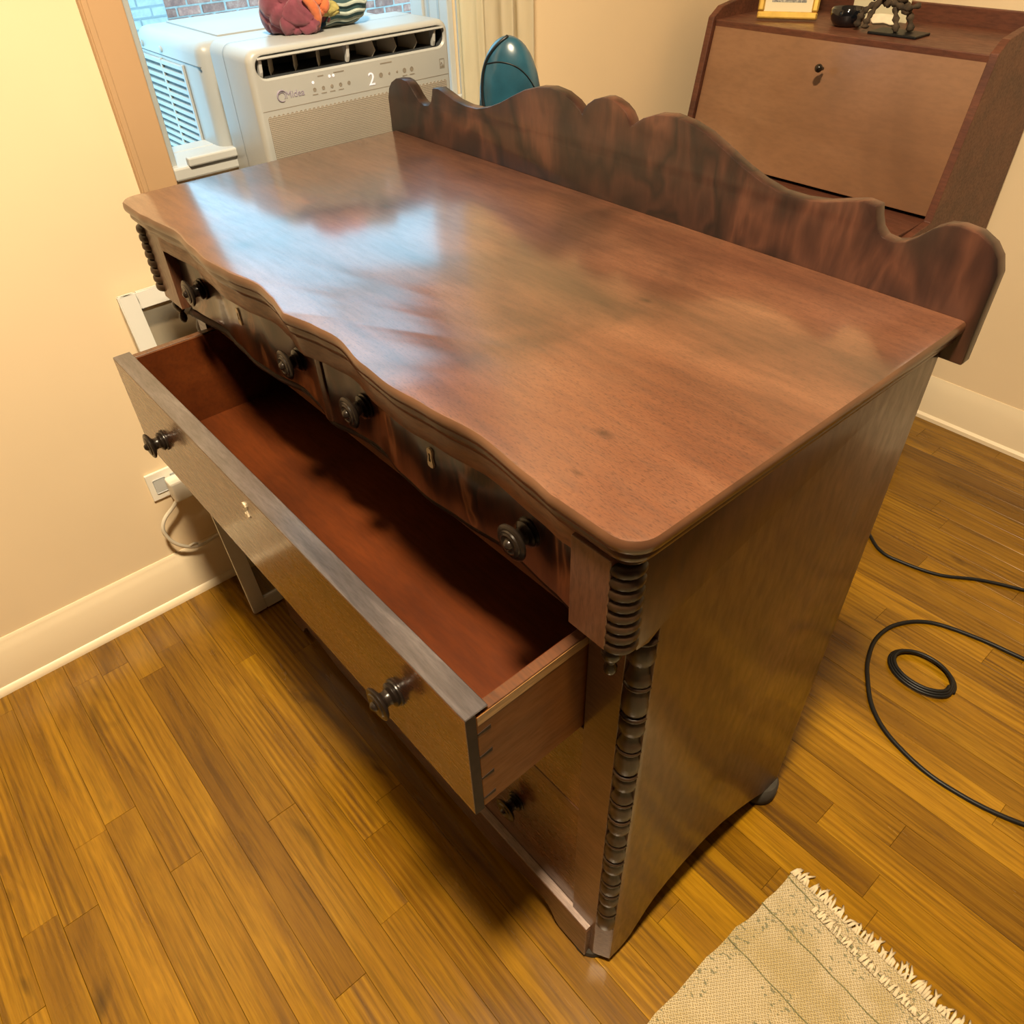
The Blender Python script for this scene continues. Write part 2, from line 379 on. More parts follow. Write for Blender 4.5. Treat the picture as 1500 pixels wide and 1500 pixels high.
# ------------------------------------------------------------------ room shell
XW = -0.21; YB = 1.98; XR = 5.2; YF = -5.0; ZC = 2.95
floor = struct('floor', B().box((XW-.15, YF, -.06), (XR, YB, -.009)), 'subfloor')
y = -1.312; row = 0; nplank = 0
while y < YB:
    x = XW - random.uniform(0, .5)
    while x < 2.35:
        L = random.choice((.42, .55, .7, .85, 1.0, 1.2))
        x0, x1 = max(x, XW), min(x+L, 2.6)
        if x1 - x0 > .02:
            dz = random.uniform(-.0003, .0003)
            b = B().box((x0+.0002, y+.0002, -.0089), (x1-.0002, min(y+.0596, YB), dz), .0004, 1)
            obj('plank', b, 'plank', floor); nplank += 1
        x += L
    y += .0598; row += 1
# window opening in the left wall: y .172 - .862, z .955 - 2.15
wy0, wy1, wz0, wz1 = .172, .862, .955, 2.15
b = B()
for (ya, yb, za, zb) in ((YF, wy0, 0, ZC), (wy1, YB, 0, ZC), (wy0, wy1, 0, wz0), (wy0, wy1, wz1, ZC)):
    b.box((XW-.15, ya, za), (XW, yb, zb))
wall_left = struct('wall_left', b, 'wall')
struct('wall_back', B().box((XW-.15, YB, 0), (XR, YB+.1, ZC)), 'wall')
struct('wall_right', B().box((XR, YF, 0), (XR+.1, YB, ZC)), 'walldark')
struct('wall_front', B().box((XW-.15, YF-.1, 0), (XR, YF, ZC)), 'walldark')
struct('ceiling', B().box((XW-.15, YF-.1, ZC), (XR+.1, YB+.1, ZC+.08)), 'ceil')
def baseboard(name, axis, a, bnd, pos, sgn):
    prof = [(0, 0), (.021, 0), (.021, .004), (.0195, .012), (.014, .018), (.0125, .019), (.0125, .098), (.0105, .103), (.0105, .118), (.006, .124), (.006, .131), (.002, .138), (0, .138)]
    poly = [(pos + sgn*p, z) for p, z in prof]
    bb = B().prism(poly, axis, a, bnd)
    return struct(name, bb, 'trimpaint', smooth=40)
baseboard('baseboard_left', 'y', YF, YB, XW, 1)
b = B().prism([(YB - p, z) for p, z in [(0, 0), (.02, 0), (.02, .012), (.0125, .019), (.0125, .1), (.006, .124), (.002, .138), (0, .138)]], 'x', XW, XR)
struct('baseboard_back', b, 'trimpaint', smooth=40)
# casing around the window
b = B().box((XW, wy0-.068, .78), (XW+.016, wy0, 2.149), .003).box((XW+.016, wy0-.066, .78), (XW+.022, wy0-.056, 2.149), .002)
struct('trim_1', b, 'tancasing')
struct('trim_2', B().box((XW, wy0-.068, wz1), (XW+.018, wy1+.068, wz1+.08), .003), 'tancasing')
struct('trim_3', B().box((XW, wy1, .86), (XW+.018, wy1+.068, 2.15), .003), 'vinyl')
# window: vinyl frame, tracks, raised sash with its glass, sill
b = B()
b.box((-.345, wy0, wz0), (-.30, wy0+.014, wz1), .002).box((-.345, wy1-.022, wz0), (-.30, wy1, wz1), .002)
b.box((-.345, wy0, wz1-.03), (-.30, wy1, wz1), .002).box((-.345, wy0, wz0), (-.30, wy1, wz0+.012), .002)
win = struct('window_1', b, 'vinyl')
obj('window_track', B().box((-.30, wy0+.001, wz0), (-.215, wy0+.016, wz1-.002), .002), 'alu', win)
obj('window_track', B().box((-.30, wy1-.016, wz0), (-.215, wy1-.001, wz1-.002), .002), 'vinyl', win)
for xx in (-.285, -.248): obj('track_groove', B().box((xx-.004, wy1-.0166, wz0+.01), (xx+.004, wy1-.0158, wz1-.01)), 'alu', win)
b = B().box((-.335, wy0+.0145, 1.545), (-.312, wy1-.022, 1.585), .003).box((-.335, wy0+.0145, wz1-.07), (-.312, wy1-.022, wz1-.032), .003)
b.box((-.335, wy0+.0145, 1.585), (-.312, wy0+.040, wz1-.07), .003).box((-.335, wy1-.055, 1.585), (-.312, wy1-.022, wz1-.07), .003)
obj('sash', b, 'vinyl', win)
obj('pane', B().box((-.325, wy0+.040, 1.585), (-.321, wy1-.055, wz1-.07)), 'glass', win)
b = B().box((-.30, wy0, wz0-.012), (-.196, wy1, wz0+.012), .004).box((-.205, wy0+.03, wz0+.010), (-.19, wy1, wz0+.026), .003)
obj('window_sill', b, 'vinyl', win)
# ceiling lamp that lights the room
def ceiling_lamp(x, y, power):
    t = thing('ceiling_lamp', (x, y, ZC), 'round flush ceiling lamp with a warm glass bowl', 'lamp')
    obj('lamp_base', B().lathe([(.17, -.03), (.175, -.02), (.175, -.0005), (.16, 0)], (x, y, ZC), seg=32), 'platewhite', t, smooth=40)
    obj('lamp_glass', B().lathe([(.001, -.105), (.06, -.10), (.11, -.082), (.15, -.05), (.158, -.03)], (x, y, ZC), seg=32), 'lampglass', t, smooth=True)
    l = area('ceiling_lamp_light', (x, y, ZC-.112), .26, power, (1.0, .79, .52)); l.data.shape = 'DISK'
    l.parent = t; l.location = (0, 0, -.112)
ceiling_lamp(1.22, -.27, 158)

# ------------------------------------------------------------------ chest of drawers
WD = 1.094; XM = WD/2
def fserp(x):
    if x < .088 or x > WD-.088: return .008
    t = (min(x, WD-x) - .088)/(XM - .088)
    K = [(0, .0065), (.07, .0115), (.25, .0185), (.40, .0115), (.53, .0068), (.64, .0100), (.80, .0210), (.90, .0165), (1.0, .0060)]
    for (a, ya), (c, yc) in zip(K, K[1:]):
        if t <= c:
            u = (t-a)/(c-a); u = u if (c > .99 or a < .01) else u*u*(3-2*u); return ya + (yc-ya)*u
    return K[-1][1]
dr = thing('chest_of_drawers', (XM, .3, 0), 'antique mahogany chest of drawers with serpentine top and one drawer pulled open', 'dresser')
# top slab
def outline():
    pts = []; R = .03
    for k in range(9): a = PI + PI/2*k/8; pts.append((R + R*math.cos(a), .008 + R + R*math.sin(a)))
    n = 110
    for i in range(1, n): x = R + (WD-2*R)*i/n; pts.append((x, fserp(x)))
    for k in range(9): a = 1.5*PI + PI/2*k/8; pts.append((WD-R + R*math.cos(a), .008 + R + R*math.sin(a)))
    pts += [(WD, .3), (WD, .54), (XM, .54), (0, .54), (0, .3)]
    return pts
OUT = outline()
def inset(pts, d):
    n = len(pts); out = []
    for i, p in enumerate(pts):
        a, c = Vector(pts[i-1]), Vector(pts[(i+1) % n]); t = (c-a).normalized(); q = Vector((p[0] - t.y*d, p[1] + t.x*d))
        if p[1] >= .539: q = Vector((min(max(p[0], d), WD-d), .54))
        elif abs(p[1]-.3) < 1e-6: q = Vector((d if p[0] < .5 else WD-d, .3))
        out.append(q)
    return out
prof = [(.0065, 1.0), (.003, .9993), (.0008, .997), (0, .9925), (.0004, .988), (.003, .9845), (.0065, .983), (.0068, .9812), (.0055, .979), (.0055, .975), (.0085, .9705), (.0115, .968), (.012, .965)]
b = B(); b.loops([[(p.x, p.y, z) for p in inset(OUT, d)] for d, z in prof[1:]], True, False, True)
obj('top_moulding', b, 'mould', dr, smooth=50, label='dark rounded moulding along the top edge')
b = B(); b.loops([[(p.x, p.y, z) for p in inset(OUT, d)] for d, z in ((.003, .9993), (.0065, 1.0))], True, True, True)
obj('top', b, 'top', dr, smooth=50)
# scrolled backboard
half = [(-.010, .95), (-.010, 1.055), (-.004, 1.071), (.006, 1.082), (.022, 1.090), (.042, 1.092), (.056, 1.090), (.068, 1.083), (.080, 1.071), (.092, 1.062), (.104, 1.0585), (.118, 1.060), (.126, 1.067), (.131, 1.078), (.134, 1.090), (.150, 1.092),
        (.170, 1.087), (.195, 1.080), (.225, 1.0765), (.255, 1.077), (.285, 1.084), (.315, 1.095), (.345, 1.109), (.375, 1.122), (.405, 1.130), (.432, 1.133), (.458, 1.130), (.480, 1.122), (.494, 1.113), (.500, 1.108), (.503, 1.115), (.510, 1.1235), (.522, 1.131), (.536, 1.1355)]
full = half + [(XM, 1.137)] + [(WD-x, z) for x, z in reversed(half)]
b = B().prism(full, 'y', .5405, .5605, .0018); b.box((.02, .5405, .5), (WD-.02, .552, .951))
obj('backboard', b, 'flame_back', dr, smooth=35, label='scrolled flame mahogany backboard with a central disc')
# sides
ap = [(.074, .022), (.100, .022), (.112, .025), (.125, .034), (.140, .055), (.156, .076), (.176, .096), (.205, .110), (.245, .122), (.300, .128), (.350, .120), (.395, .102), (.430, .084), (.462, .066), (.485, .05), (.505, .045), (.535, .045)]
sp_ = [(.042, .965), (.042, .846), (.060, .8425), (.0745, .852), (.0745, .14)] + ap + [(.535, .965)]
for xa, xb in ((1.058, 1.080), (WD-1.058, WD-1.080)):
    obj('side_panel', B().prism(sp_, 'x', xa, xb, .0008), 'side', dr, smooth=30)
obj('back_panel', B().box((.034, .525, .06), (1.06, .535, .96)), 'dark', dr)
mir = lambda poly: [(WD-x, yy) for x, yy in poly]
stile = [(1.006, .06), (1.055, .06), (1.0595, .0725), (1.0585, .085), (1.006, .085)]
post = [(1.045, .0605), (1.0555, .0605), (1.0795, .0740), (1.0795, .0760), (1.05, .085)]
blk = [(1.019, .015), (1.0645, .015), (1.0665, .026), (1.074, .041), (1.0578, .060), (1.0578, .085), (1.019, .085)]
stile2 = [(.077, .06), (.039, .06), (.0345, .0725), (.0355, .085), (.077, .085)]
blk2 = [(.103, .0235), (.0320, .0235), (.0285, .030), (.0205, .042), (.0362, .060), (.0362, .085), (.103, .085)]
for k in (0, 1):
    obj('stile', B().prism((stile, stile2)[k], 'z', .1135, (.845, .835)[k], .0006), 'rail', dr)
    obj('corner_post', B().prism((post, mir(post))[k], 'z', .022, .143, .0015), 'rail', dr)
    obj('frieze_block', B().prism((blk, blk2)[k], 'z', (.855, .842)[k], .966, .0008), 'block', dr)
# plinth with a scalloped lower edge
pp = [(.047, .012), (.108, .012), (.118, .02), (.128, .040), (.145, .055), (.19, .055), (.235, .042), (.27, .032)]
pl = pp + [(WD-x, z) for x, z in reversed(pp)] + [(1.047, .108), (1.044, .113), (.05, .113), (.047, .108)]
b = B().prism(pl, 'y', .050, .078, .0012)
obj('plinth', b, 'rail', dr)
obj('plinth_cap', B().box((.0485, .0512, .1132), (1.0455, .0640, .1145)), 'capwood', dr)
for x in (.062, WD-.062):
    obj('foot', B().lathe([(.03, 0), (.034, .004), (.034, .018), (.03, .0225)], (x, .084, 0), seg=24), 'pad', dr, smooth=35)
for x in (.035, WD-.035):
    obj('foot', B().lathe([(.030, 0), (.034, .006), (.034, .040), (.030, .046)], (x, .515, 0), seg=24), 'pad', dr, smooth=35)
# rails and dust boards
for za, zb, y0, y1 in ((.800, .827, .062, .12), (.600, .6135, .062, .5), (.4005, .4195, .0625, .10), (.115, .1565, .0645, .10)):
    obj('rail', B().box((.0775, y0, za), (1.0058, y1, zb), .0008, 1), 'rail', dr)
obj('dust_board', B().box((.036, .10, .805), (1.056, .52, .815)), 'dark', dr)
obj('dust_board', B().box((.036, .10, .08), (1.056, .52, .09)), 'dark', dr)
for xa in (.040, 1.0056): obj('drawer_guide', B().box((xa if xa < .5 else 1.0075, .09, .10), (.0765 if xa < .5 else 1.054, .52, .80)), 'dark', dr)
# serpentine frieze: rail above, two drawers, lip below
def strip(x0, x1, off, th, za, zb, n=44, bev=.0006):
    xs = [x0 + (x1-x0)*i/n for i in range(n+1)]
    poly = [(x, fserp(x) + off) for x in xs] + [(x1, fserp(x1) + off + th), (x0, fserp(x0) + off + th)]
    poly = [(x, fserp(x) + off) for x in xs] + [(x, fserp(x) + off + th) for x in reversed(xs)]
    return B().prism(poly, 'z', za, zb, bev)
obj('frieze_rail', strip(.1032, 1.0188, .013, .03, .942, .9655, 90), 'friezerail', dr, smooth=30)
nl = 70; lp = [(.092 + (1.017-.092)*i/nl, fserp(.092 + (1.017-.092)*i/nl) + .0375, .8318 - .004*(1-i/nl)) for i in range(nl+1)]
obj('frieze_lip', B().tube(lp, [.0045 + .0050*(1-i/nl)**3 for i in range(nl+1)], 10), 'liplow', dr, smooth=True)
obj('frieze_soffit', B().box((.076, .052, .8275), (1.018, .12, .8315)), 'dark', dr)
obj('frieze_divider', strip(.5385, .5555, .0285, .03, .8387, .9418, 8), 'rail', dr, smooth=30)
for xa, xb in ((1.0065, 1.0185),):
    obj('frieze_divider', strip(xa, xb, .036, .03, .8387, .9418, 4), 'rail', dr)
KNOB = [(.0001, .0), (.0165, .0), (.0170, .0015), (.0165, .003), (.0140, .0042), (.0150, .0055), (.0150, .0075), (.0128, .0092), (.0098, .0105), (.0088, .0135), (.0095, .017), (.0135, .0195), (.0185, .0215), (.0205, .0235), (.0205, .0255), (.0185, .0268), (.0150, .0266), (.0142, .0282), (.0118, .0282), (.0105, .0290), (.0080, .0284), (.0058, .0288), (.0050, .0312), (.0030, .0330), (.0001, .0334)]
def knob(x, y, z, parent, src=[]):
    if not src:
        k = obj('knob', B().lathe(KNOB, (0, 0, 0), (0, -1, 0), 26), 'ebony', parent, smooth=45, origin=(0, 0, 0))
        k.location = Vector((x, y, z)) - W[parent.name]; W[k.name] = Vector((x, y, z)); src.append(k); return k
    return place(src[0], (x, y, z), parent)
def escutcheon(x, y, z, parent):
    def ring(s): return [(x + s*q[0], z + s*q[1]) for q in [(0, .011), (.0032, .0098), (.0042, .0066), (.0036, .003), (.0030, .0), (.0036, -.004), (.0046, -.008), (.0040, -.0115), (0, -.0125), (-.0040, -.0115), (-.0046, -.008), (-.0036, -.004), (-.0030, 0), (-.0036, .003), (-.0042, .0066), (-.0032, .0098)]]
    o_, i_ = ring(1.12), ring(.50)
    b = B().loops([[(p[0], y+.002, p[1]) for p in o_], [(p[0], y-.0022, p[1]) for p in o_], [(p[0], y-.0022, p[1]) for p in i_], [(p[0], y+.001, p[1]) for p in i_]], True, False, False)
    obj('escutcheon', b, 'bone', parent, label='pale bone keyhole inlay')
    obj('keyhole', B().prism(i_, 'y', y-.0012, y+.001), 'dark', parent)
for xa, xb in ((.1045, .5365), (.5575, 1.0055)):
    d = obj('frieze_drawer', strip(xa, xb, .030, .02, .8392, .9415, 60), 'flame', dr, smooth=30)
    xc = (xa+xb)/2
    for x in (xc-.152, xc+.152): knob(x, fserp(x) + .0302, .893, d)
    escutcheon(xc, fserp(xc) + .0300, .905, d)
# closed drawers
for za, zb, kz in ((.4205, .5985, .51), (.1578, .3995, .262)):
    d = obj('drawer', B().box((.0782, .0632, za), (1.0052, .085, zb), .001), 'drawerfront', dr)
    for x in (XM-.325, XM+.325): knob(x, .0632, kz, d)
    escutcheon(XM, .0630, zb-.045, d)
# open drawer
yo = -.101; zt = .7925; zb = .617
XL = .0785
d = obj('open_drawer', B().box((XL+.0133, yo+.0126, zb+.002), (.9902, yo+.028, zt-.0022), .0006, 1).box((XL, yo, zb), (1.0030, yo+.0125, zt-.0022), .0006, 1), 'drawerfront', dr, label='long drawer pulled open, red stained inside')
obj('end_grain', B().box((1.0031, yo+.0003, zb+.0003), (1.0036, yo+.0123, zt-.0023)), 'endgrain', d, label='dark end grain of the drawer front')
obj('front_edge', B().box((XL, yo+.0002, zt-.002), (1.0035, yo+.0278, zt), .0007, 1), 'drawertop', d, label='grey top edge of drawer front, window reflection tinted in')
for xa, xb in ((XL, XL+.013), (.9905, 1.0035)):
    obj('drawer_side', B().box((xa, yo+.0128, zb+.004), (xb, .345, zt-.008), .0008, 1), 'drawerside', d)
    obj('side_edge', B().box((xa+.0003, yo+.0284, zt-.0078), (xb-.0003, .345, zt-.0062), .0006, 1), 'rail', d)
    xo = 1.0036 if xa > .5 else XL-.0001
    s_ = 1 if xa > .5 else -1
    obj('worn_band', B().box((min(xo-.001*s_, xo+.0002*s_), yo+.014, zt-.022), (max(xo-.001*s_, xo+.0002*s_), .07, zt-.0085)), 'sidetop', d, label='worn yellow band along the drawer side')
    for k in range(4):       # dovetail pins at the front joint
        z0 = zb+.018+k*.04
        obj('dovetail', B().prism([(yo+.0130, z0), (yo+.029, z0-.0015), (yo+.029, z0+.0045), (yo+.0130, z0+.003)], 'x', xo-.001*s_, xo+.0003*s_), 'endgrain', d)
xi0, xi1 = XL+.0131, .9904
obj('drawer_lining', B().faces([(xi0, yo+.0281, zb+.014), (xi1, yo+.0281, zb+.014), (xi1, yo+.0281, zt-.0025), (xi0, yo+.0281, zt-.0025)], [(0, 1, 2, 3)])
    .box((xi0, yo+.0282, zb+.014), (xi0+.0012, .344, zt-.0085)).box((xi1-.0012, yo+.0282, zb+.014), (xi1, .344, zt-.0085)), 'inside', d)
obj('drawer_bottom', B().box((xi0, yo+.0282, zb+.006), (xi1, .345, zb+.0142)), 'inside', d)
obj('drawer_back', B().box((xi0, .332, zb+.0145), (xi1, .345, zt-.012), .0008, 1), 'inside', d)
for x in (XM-.325, XM+.325): knob(x, yo, .703, d)
escutcheon(XM-.008, yo, .757, d)
# bead columns on the chamfered corners
def bead_prof(r, h, n=8):
    return [(1e-4, -h/2)] + [(r*(.74 + .26*(1-(2*i/n-1)**2)**.5), -h/2 + h*i/n) for i in range(n+1)] + [(1e-4, h/2)]
CU = [(1.0655, .0335), (WD-1.0655, .0335)]; CL = [(1.0640, .0735), (WD-1.0640, .0735)]
src = {}
def bead(name, prof, cx, cy, z):
    key = name + str(prof[1])
    if key not in src:
        o = obj(name, B().lathe(prof, (0, 0, 0), seg=18), 'bead', dr, smooth=50, origin=(0, 0, 0))
        o.location = Vector((cx, cy, z)) - W[dr.name]; W[o.name] = Vector((cx, cy, z)); src[key] = o
    else: place(src[key], (cx, cy, z), dr)
RU, RL = .0185, .0165
upz = .852; nb = 8; hb = (.962-.852)/nb
for cx, cy in CU:
    for k in range(nb): bead('bead', bead_prof(RU, hb*.99), cx, cy, upz + hb*(k+.5))
rings = [.835, .762, .708, .644, .592, .529, .486, .421, .373, .307, .268, .201]; last = .143
zz = rings + [last]
for cx, cy in CL:
    for i, z in enumerate(rings):
        z2 = zz[i+1]; hr = .0075
        bead('ring', bead_prof(RL, hr), cx, cy, z-hr/2)
        top_, bot = z-hr, z2
        H = top_-bot; m = (top_+bot)/2
        if i % 2 == 1:       # single barrel
            bp_ = [(1e-4, -H/2), (RL*.78, -H/2), (RL*.95, -H*.36), (RL*.99, -H*.05), (RL*.93, H*.25), (RL*.82, H*.42), (RL*.74, H/2), (1e-4, H/2)]
            bead('barrel', bp_, cx, cy, m)
        else:                # bead above a flared vase
            h1 = H*.56
            bead('bulb', [(1e-4, -h1/2), (RL*.70, -h1/2), (RL*.92, -h1*.30), (RL*1.0, 0), (RL*.93, h1*.28), (RL*.74, h1/2), (1e-4, h1/2)], cx, cy, top_-h1/2)
            h2 = H-h1
            bead('vase', [(1e-4, -h2/2), (RL*.88, -h2/2), (RL*.99, -h2*.30), (RL*.88, -h2*.05), (RL*.74, h2*.22), (RL*.68, h2/2), (1e-4, h2/2)], cx, cy, bot+h2/2)
fin = [(1e-4, -.064), (.0035, -.0632), (.0065, -.058), (.0068, -.052), (.0045, -.0465), (.0042, -.044), (.0075, -.040), (.0105, -.033), (.0105, -.026), (.0070, -.020), (.0065, -.016), (.0110, -.011), (.0115, -.006), (.0100, 0), (1e-4, 0)]
for x in (1.055, WD-1.055):
    obj('drop_finial', B().lathe(fin, (x, .0385, .8552), seg=16), 'ebony', dr, smooth=50)

# ------------------------------------------------------------------ air conditioner in the window
ax0, ax1, ay0, ay1, az0, az1 = -.2, -.05, .298, .722, .80, 1.157
ac = thing('air_conditioner', (-.1, .51, az0), 'white window air conditioner with its louvre open, beside the chest of drawers', 'air conditioner')
def rrect(y0, y1, z0, z1, r, n=6):
    pts = []
    for cx, cz, a0 in ((y1-r, z1-r, 0), (y0+r, z1-r, PI/2), (y0+r, z0+r, PI), (y1-r, z0+r, 1.5*PI)):
        for k in range(n+1): a = a0 + PI/2*k/n; pts.append((cx + r*math.cos(a), cz + r*math.sin(a)))
    return pts
RX = lambda x, pts: [(x, p[0], p[1]) for p in pts]
oy0, oy1, oz0, oz1 = .3085, .7125, 1.109, 1.1485
rr_ = .016; lp_ = [RX(ax0, rrect(ay0, ay1, az0, az1, .020))]
for q in range(8):
    a = PI/2*q/7; d_ = rr_*(1-math.cos(a)); lp_.append(RX(ax1-rr_+rr_*math.sin(a), rrect(ay0+d_*.5, ay1-d_*.5, az0+d_*.5, az1-d_*.5, .020-.004*q/7)))
lp_ += [RX(ax1, rrect(oy0-.0001, oy1+.0001, oz0-.0001, oz1+.0001, .0186)), RX(ax1, rrect(oy0, oy1, oz0, oz1, .0185)), RX(ax1-.004, rrect(oy0+.003, oy1-.003, oz0+.003, oz1-.002, .0165))]
b = B().loops(lp_, True, True, False)
obj('front_chassis', b, 'acwhite', ac, smooth=40)
obj('air_duct', B().loops([RX(ax1-.0035, rrect(oy0+.0025, oy1-.0025, oz0+.0025, oz1-.0015, .0165)), RX(ax1-.075, rrect(oy0+.01, oy1-.01, oz0+.008, oz1-.008, .01))], True, False, True), 'acdark', ac)
obj('seam', B().loops([RX(-.1465, rrect(ay0-.0003, ay1+.0003, az0-.0003, az1+.0003, .018)), RX(-.1455, rrect(ay0-.0003, ay1+.0003, az0-.0003, az1+.0003, .018))], True, False, False), 'acslot', ac)
b = B().prism([(ax1+.004, 1.1425), (ax1+.003, 1.1450), (ax1-.03, 1.147), (ax1-.032, 1.1445), (ax1-.002, 1.1405)], 'y', oy0+.006, oy1-.004, .0006)
flap = obj('flap', b, 'acwhite', ac)
for yy in (.3205, .494, .689):
    obj('flap_bracket', B().prism([(ax1-.004, 1.142), (ax1-.001, 1.141), (ax1-.004, 1.122), (ax1-.008, 1.113), (ax1-.013, 1.114), (ax1-.014, 1.126), (ax1-.018, 1.142)], 'y', yy-.003, yy+.003, .0008), 'vinyl', ac)
for yy in (.352, .400, .447, .493, .549, .597, .645, .688):
    ang = -.62 if yy < .48 else .45
    v = bmesh.new(); t = B().prism([(-.022, -.017), (.012, -.017), (.020, -.006), (.014, .012), (-.022, .016)], 'y', -.0008, .0008)
    t.bm.transform(Matrix.Translation((ax1-.03, yy, 1.129)) @ Matrix.Rotation(ang, 4, 'Z')); v.free()
    obj('air_vane', t, 'acvane', ac)
zig = []; ng = 90; gy0, gy1 = oy0+.004, oy1-.004
for i in range(ng+1): zig.append((gy0 + (gy1-gy0)*i/ng, 1.0555 if i % 2 else 1.0515))
obj('intake_grille', B().prism([(gy0, .815)] + zig + [(gy1, .815)], 'x', ax1-.0005, ax1+.0006), 'grille', ac)
obj('panel_line', B().box((ax1-.0002, gy0-.006, 1.0625), (ax1+.0003, gy1+.006, 1.0635)), 'acgrey', ac)
TX = Matrix(((0, 0, 1, 0), (1, 0, 0, 0), (0, 1, 0, 0), (0, 0, 0, 1)))      # text x -> +y, text y -> +z, facing +x
text('logo_text', 'Midea', .0155, 'aclogo', ac, (ax1+.0004, .3545, 1.0775), TX)
ring = [(ax1+.0006, .3475 + .0088*math.cos(a), 1.0825 + .0088*math.sin(a)) for a in [math.radians(-60 - 300*k/24) for k in range(25)]]
obj('logo_ring', B().tube(ring, [.0004 + .0012*math.sin(PI*k/24) for k in range(25)], 6), 'aclogo', ac)
obj('logo_ring', B().tube([(ax1+.0006, .3475 + .0060*math.cos(a), 1.0822 + .0060*math.sin(a)) for a in [math.radians(-50 + 190*k/14) for k in range(15)]], .0006, 6), 'aclogo', ac)
text('display_digit', '2', .030, 'led', ac, (ax1+.0004, .5270, 1.0705), TX)
for yy, zz_ in ((.4120, 1.0935), (.4470, 1.0985), (.4550, 1.0985)):
    obj('indicator_light', B().lathe([(.0026, 0), (.0026, .0006), (1e-4, .0008)], (ax1, yy, zz_), (1, 0, 0), 10), 'led', ac)
for i, yy in enumerate((.4130, .4310, .4490, .4670, .4850)):
    obj('button_icon', B().lathe([(.0034, 0), (.0034, .0004), (.0024, .0004), (.0024, .0001)] if i != 2 else [(.0034, 0), (.0030, .0005), (1e-4, .0005)], (ax1+.0001, yy, 1.0820), (1, 0, 0), 12), 'acgrey', ac)
    if i < 4: obj('button_caption', B().box((ax1, yy-.0055, 1.0735), (ax1+.0004, yy+.0055, 1.0750)), 'acgrey', ac)
for yy, ww, zz_ in ((.4290, .006, 1.1010), (.4670, .011, 1.1020), (.5700, .013, 1.1015)):
    obj('panel_caption', B().box((ax1, yy-ww, zz_), (ax1+.0004, yy+ww, zz_+.0018)), 'acgrey', ac)
for i, yy in enumerate((.5560, .5750, .5930, .6100, .6270)):
    obj('button_icon', B().lathe([(.0042, 0), (.0042, .0004), (.0031, .0004), (.0031, .0001)] if i in (0, 3, 4) else [(.0024, 0), (.0020, .0005), (1e-4, .0005)], (ax1+.0001, yy, 1.0840), (1, 0, 0), 12), 'acgrey', ac)
    if i > 2: obj('button_caption', B().box((ax1, yy-.0055, 1.0745), (ax1+.0004, yy+.0055, 1.0760)), 'acgrey', ac)
obj('energy_badge', B().loops([RX(ax1+.0003, rrect(.6945, .7065, 1.0745, 1.0915, .0005, 1)), RX(ax1+.0003, rrect(.6960, .7050, 1.0790, 1.0900, .0005, 1))], True, False, False).tube([(ax1+.0004, .6970 + .007*k/6, 1.0815 + .004*math.sin(k*1.05)) for k in range(7)], .0007, 5), 'acgrey', ac)
# neck across the sill, outside body with louvred side
b = B().box((-.262, ay0+.022, wz0+.03), (ax0+.002, ay1-.02, 1.128), .008, 3)
obj('neck', b, 'acwhite', ac, smooth=40)
rx0, rx1 = -.575, -.26
b = B().box((rx0, ay0, .86), (rx1, ay1, 1.146), .022, 4)
obj('rear_body', b, 'acwhite', ac, smooth=40)
obj('rear_lid', B().box((rx0+.03, ay0+.06, 1.1455), (rx1-.035, ay1-.05, 1.149), .003, 2), 'acwhite', ac, smooth=40)
obj('rear_seam', B().box((rx0+.02, ay0-.0006, 1.1055), (rx1-.004, ay0+.002, 1.1068)), 'acslot', ac)
for xx in (-.545, -.445):
    obj('screw', B().lathe([(.006, 0), (.006, .002), (.004, .0035), (1e-4, .004)], (xx, ay0, 1.117), (0, -1, 0), 12), 'alu', ac)
obj('coil_panel', B().box((-.560, ay0-.0010, .882), (-.345, ay0+.001, 1.0975)), 'acslot', ac)
slat_src = None
nsl = 15
for col in range(2):
    xa = -.560 + col*.1085; xb = xa + .1065
    for k in range(nsl+1):
        zc = .8835 + k*(1.0960-.8835)/nsl
        bb = B().prism([(ay0-.0012, zc-.0038), (ay0-.0050, zc-.0050), (ay0-.0050, zc+.0018), (ay0-.0012, zc+.0034)], 'x', xa, xb)
        obj('slat', bb, 'acwhite', ac)
for xa in (-.5640, -.4545, -.3460):
    obj('slat_bar', B().box((xa-.004, ay0-.0054, .878), (xa+.004, ay0-.0008, 1.1010), .0008, 1), 'acwhite', ac)
obj('support_bracket', B().box((-.57, .36, .845), (-.26, .40, .86)).box((-.57, .62, .845), (-.26, .66, .86)), 'alu', ac)

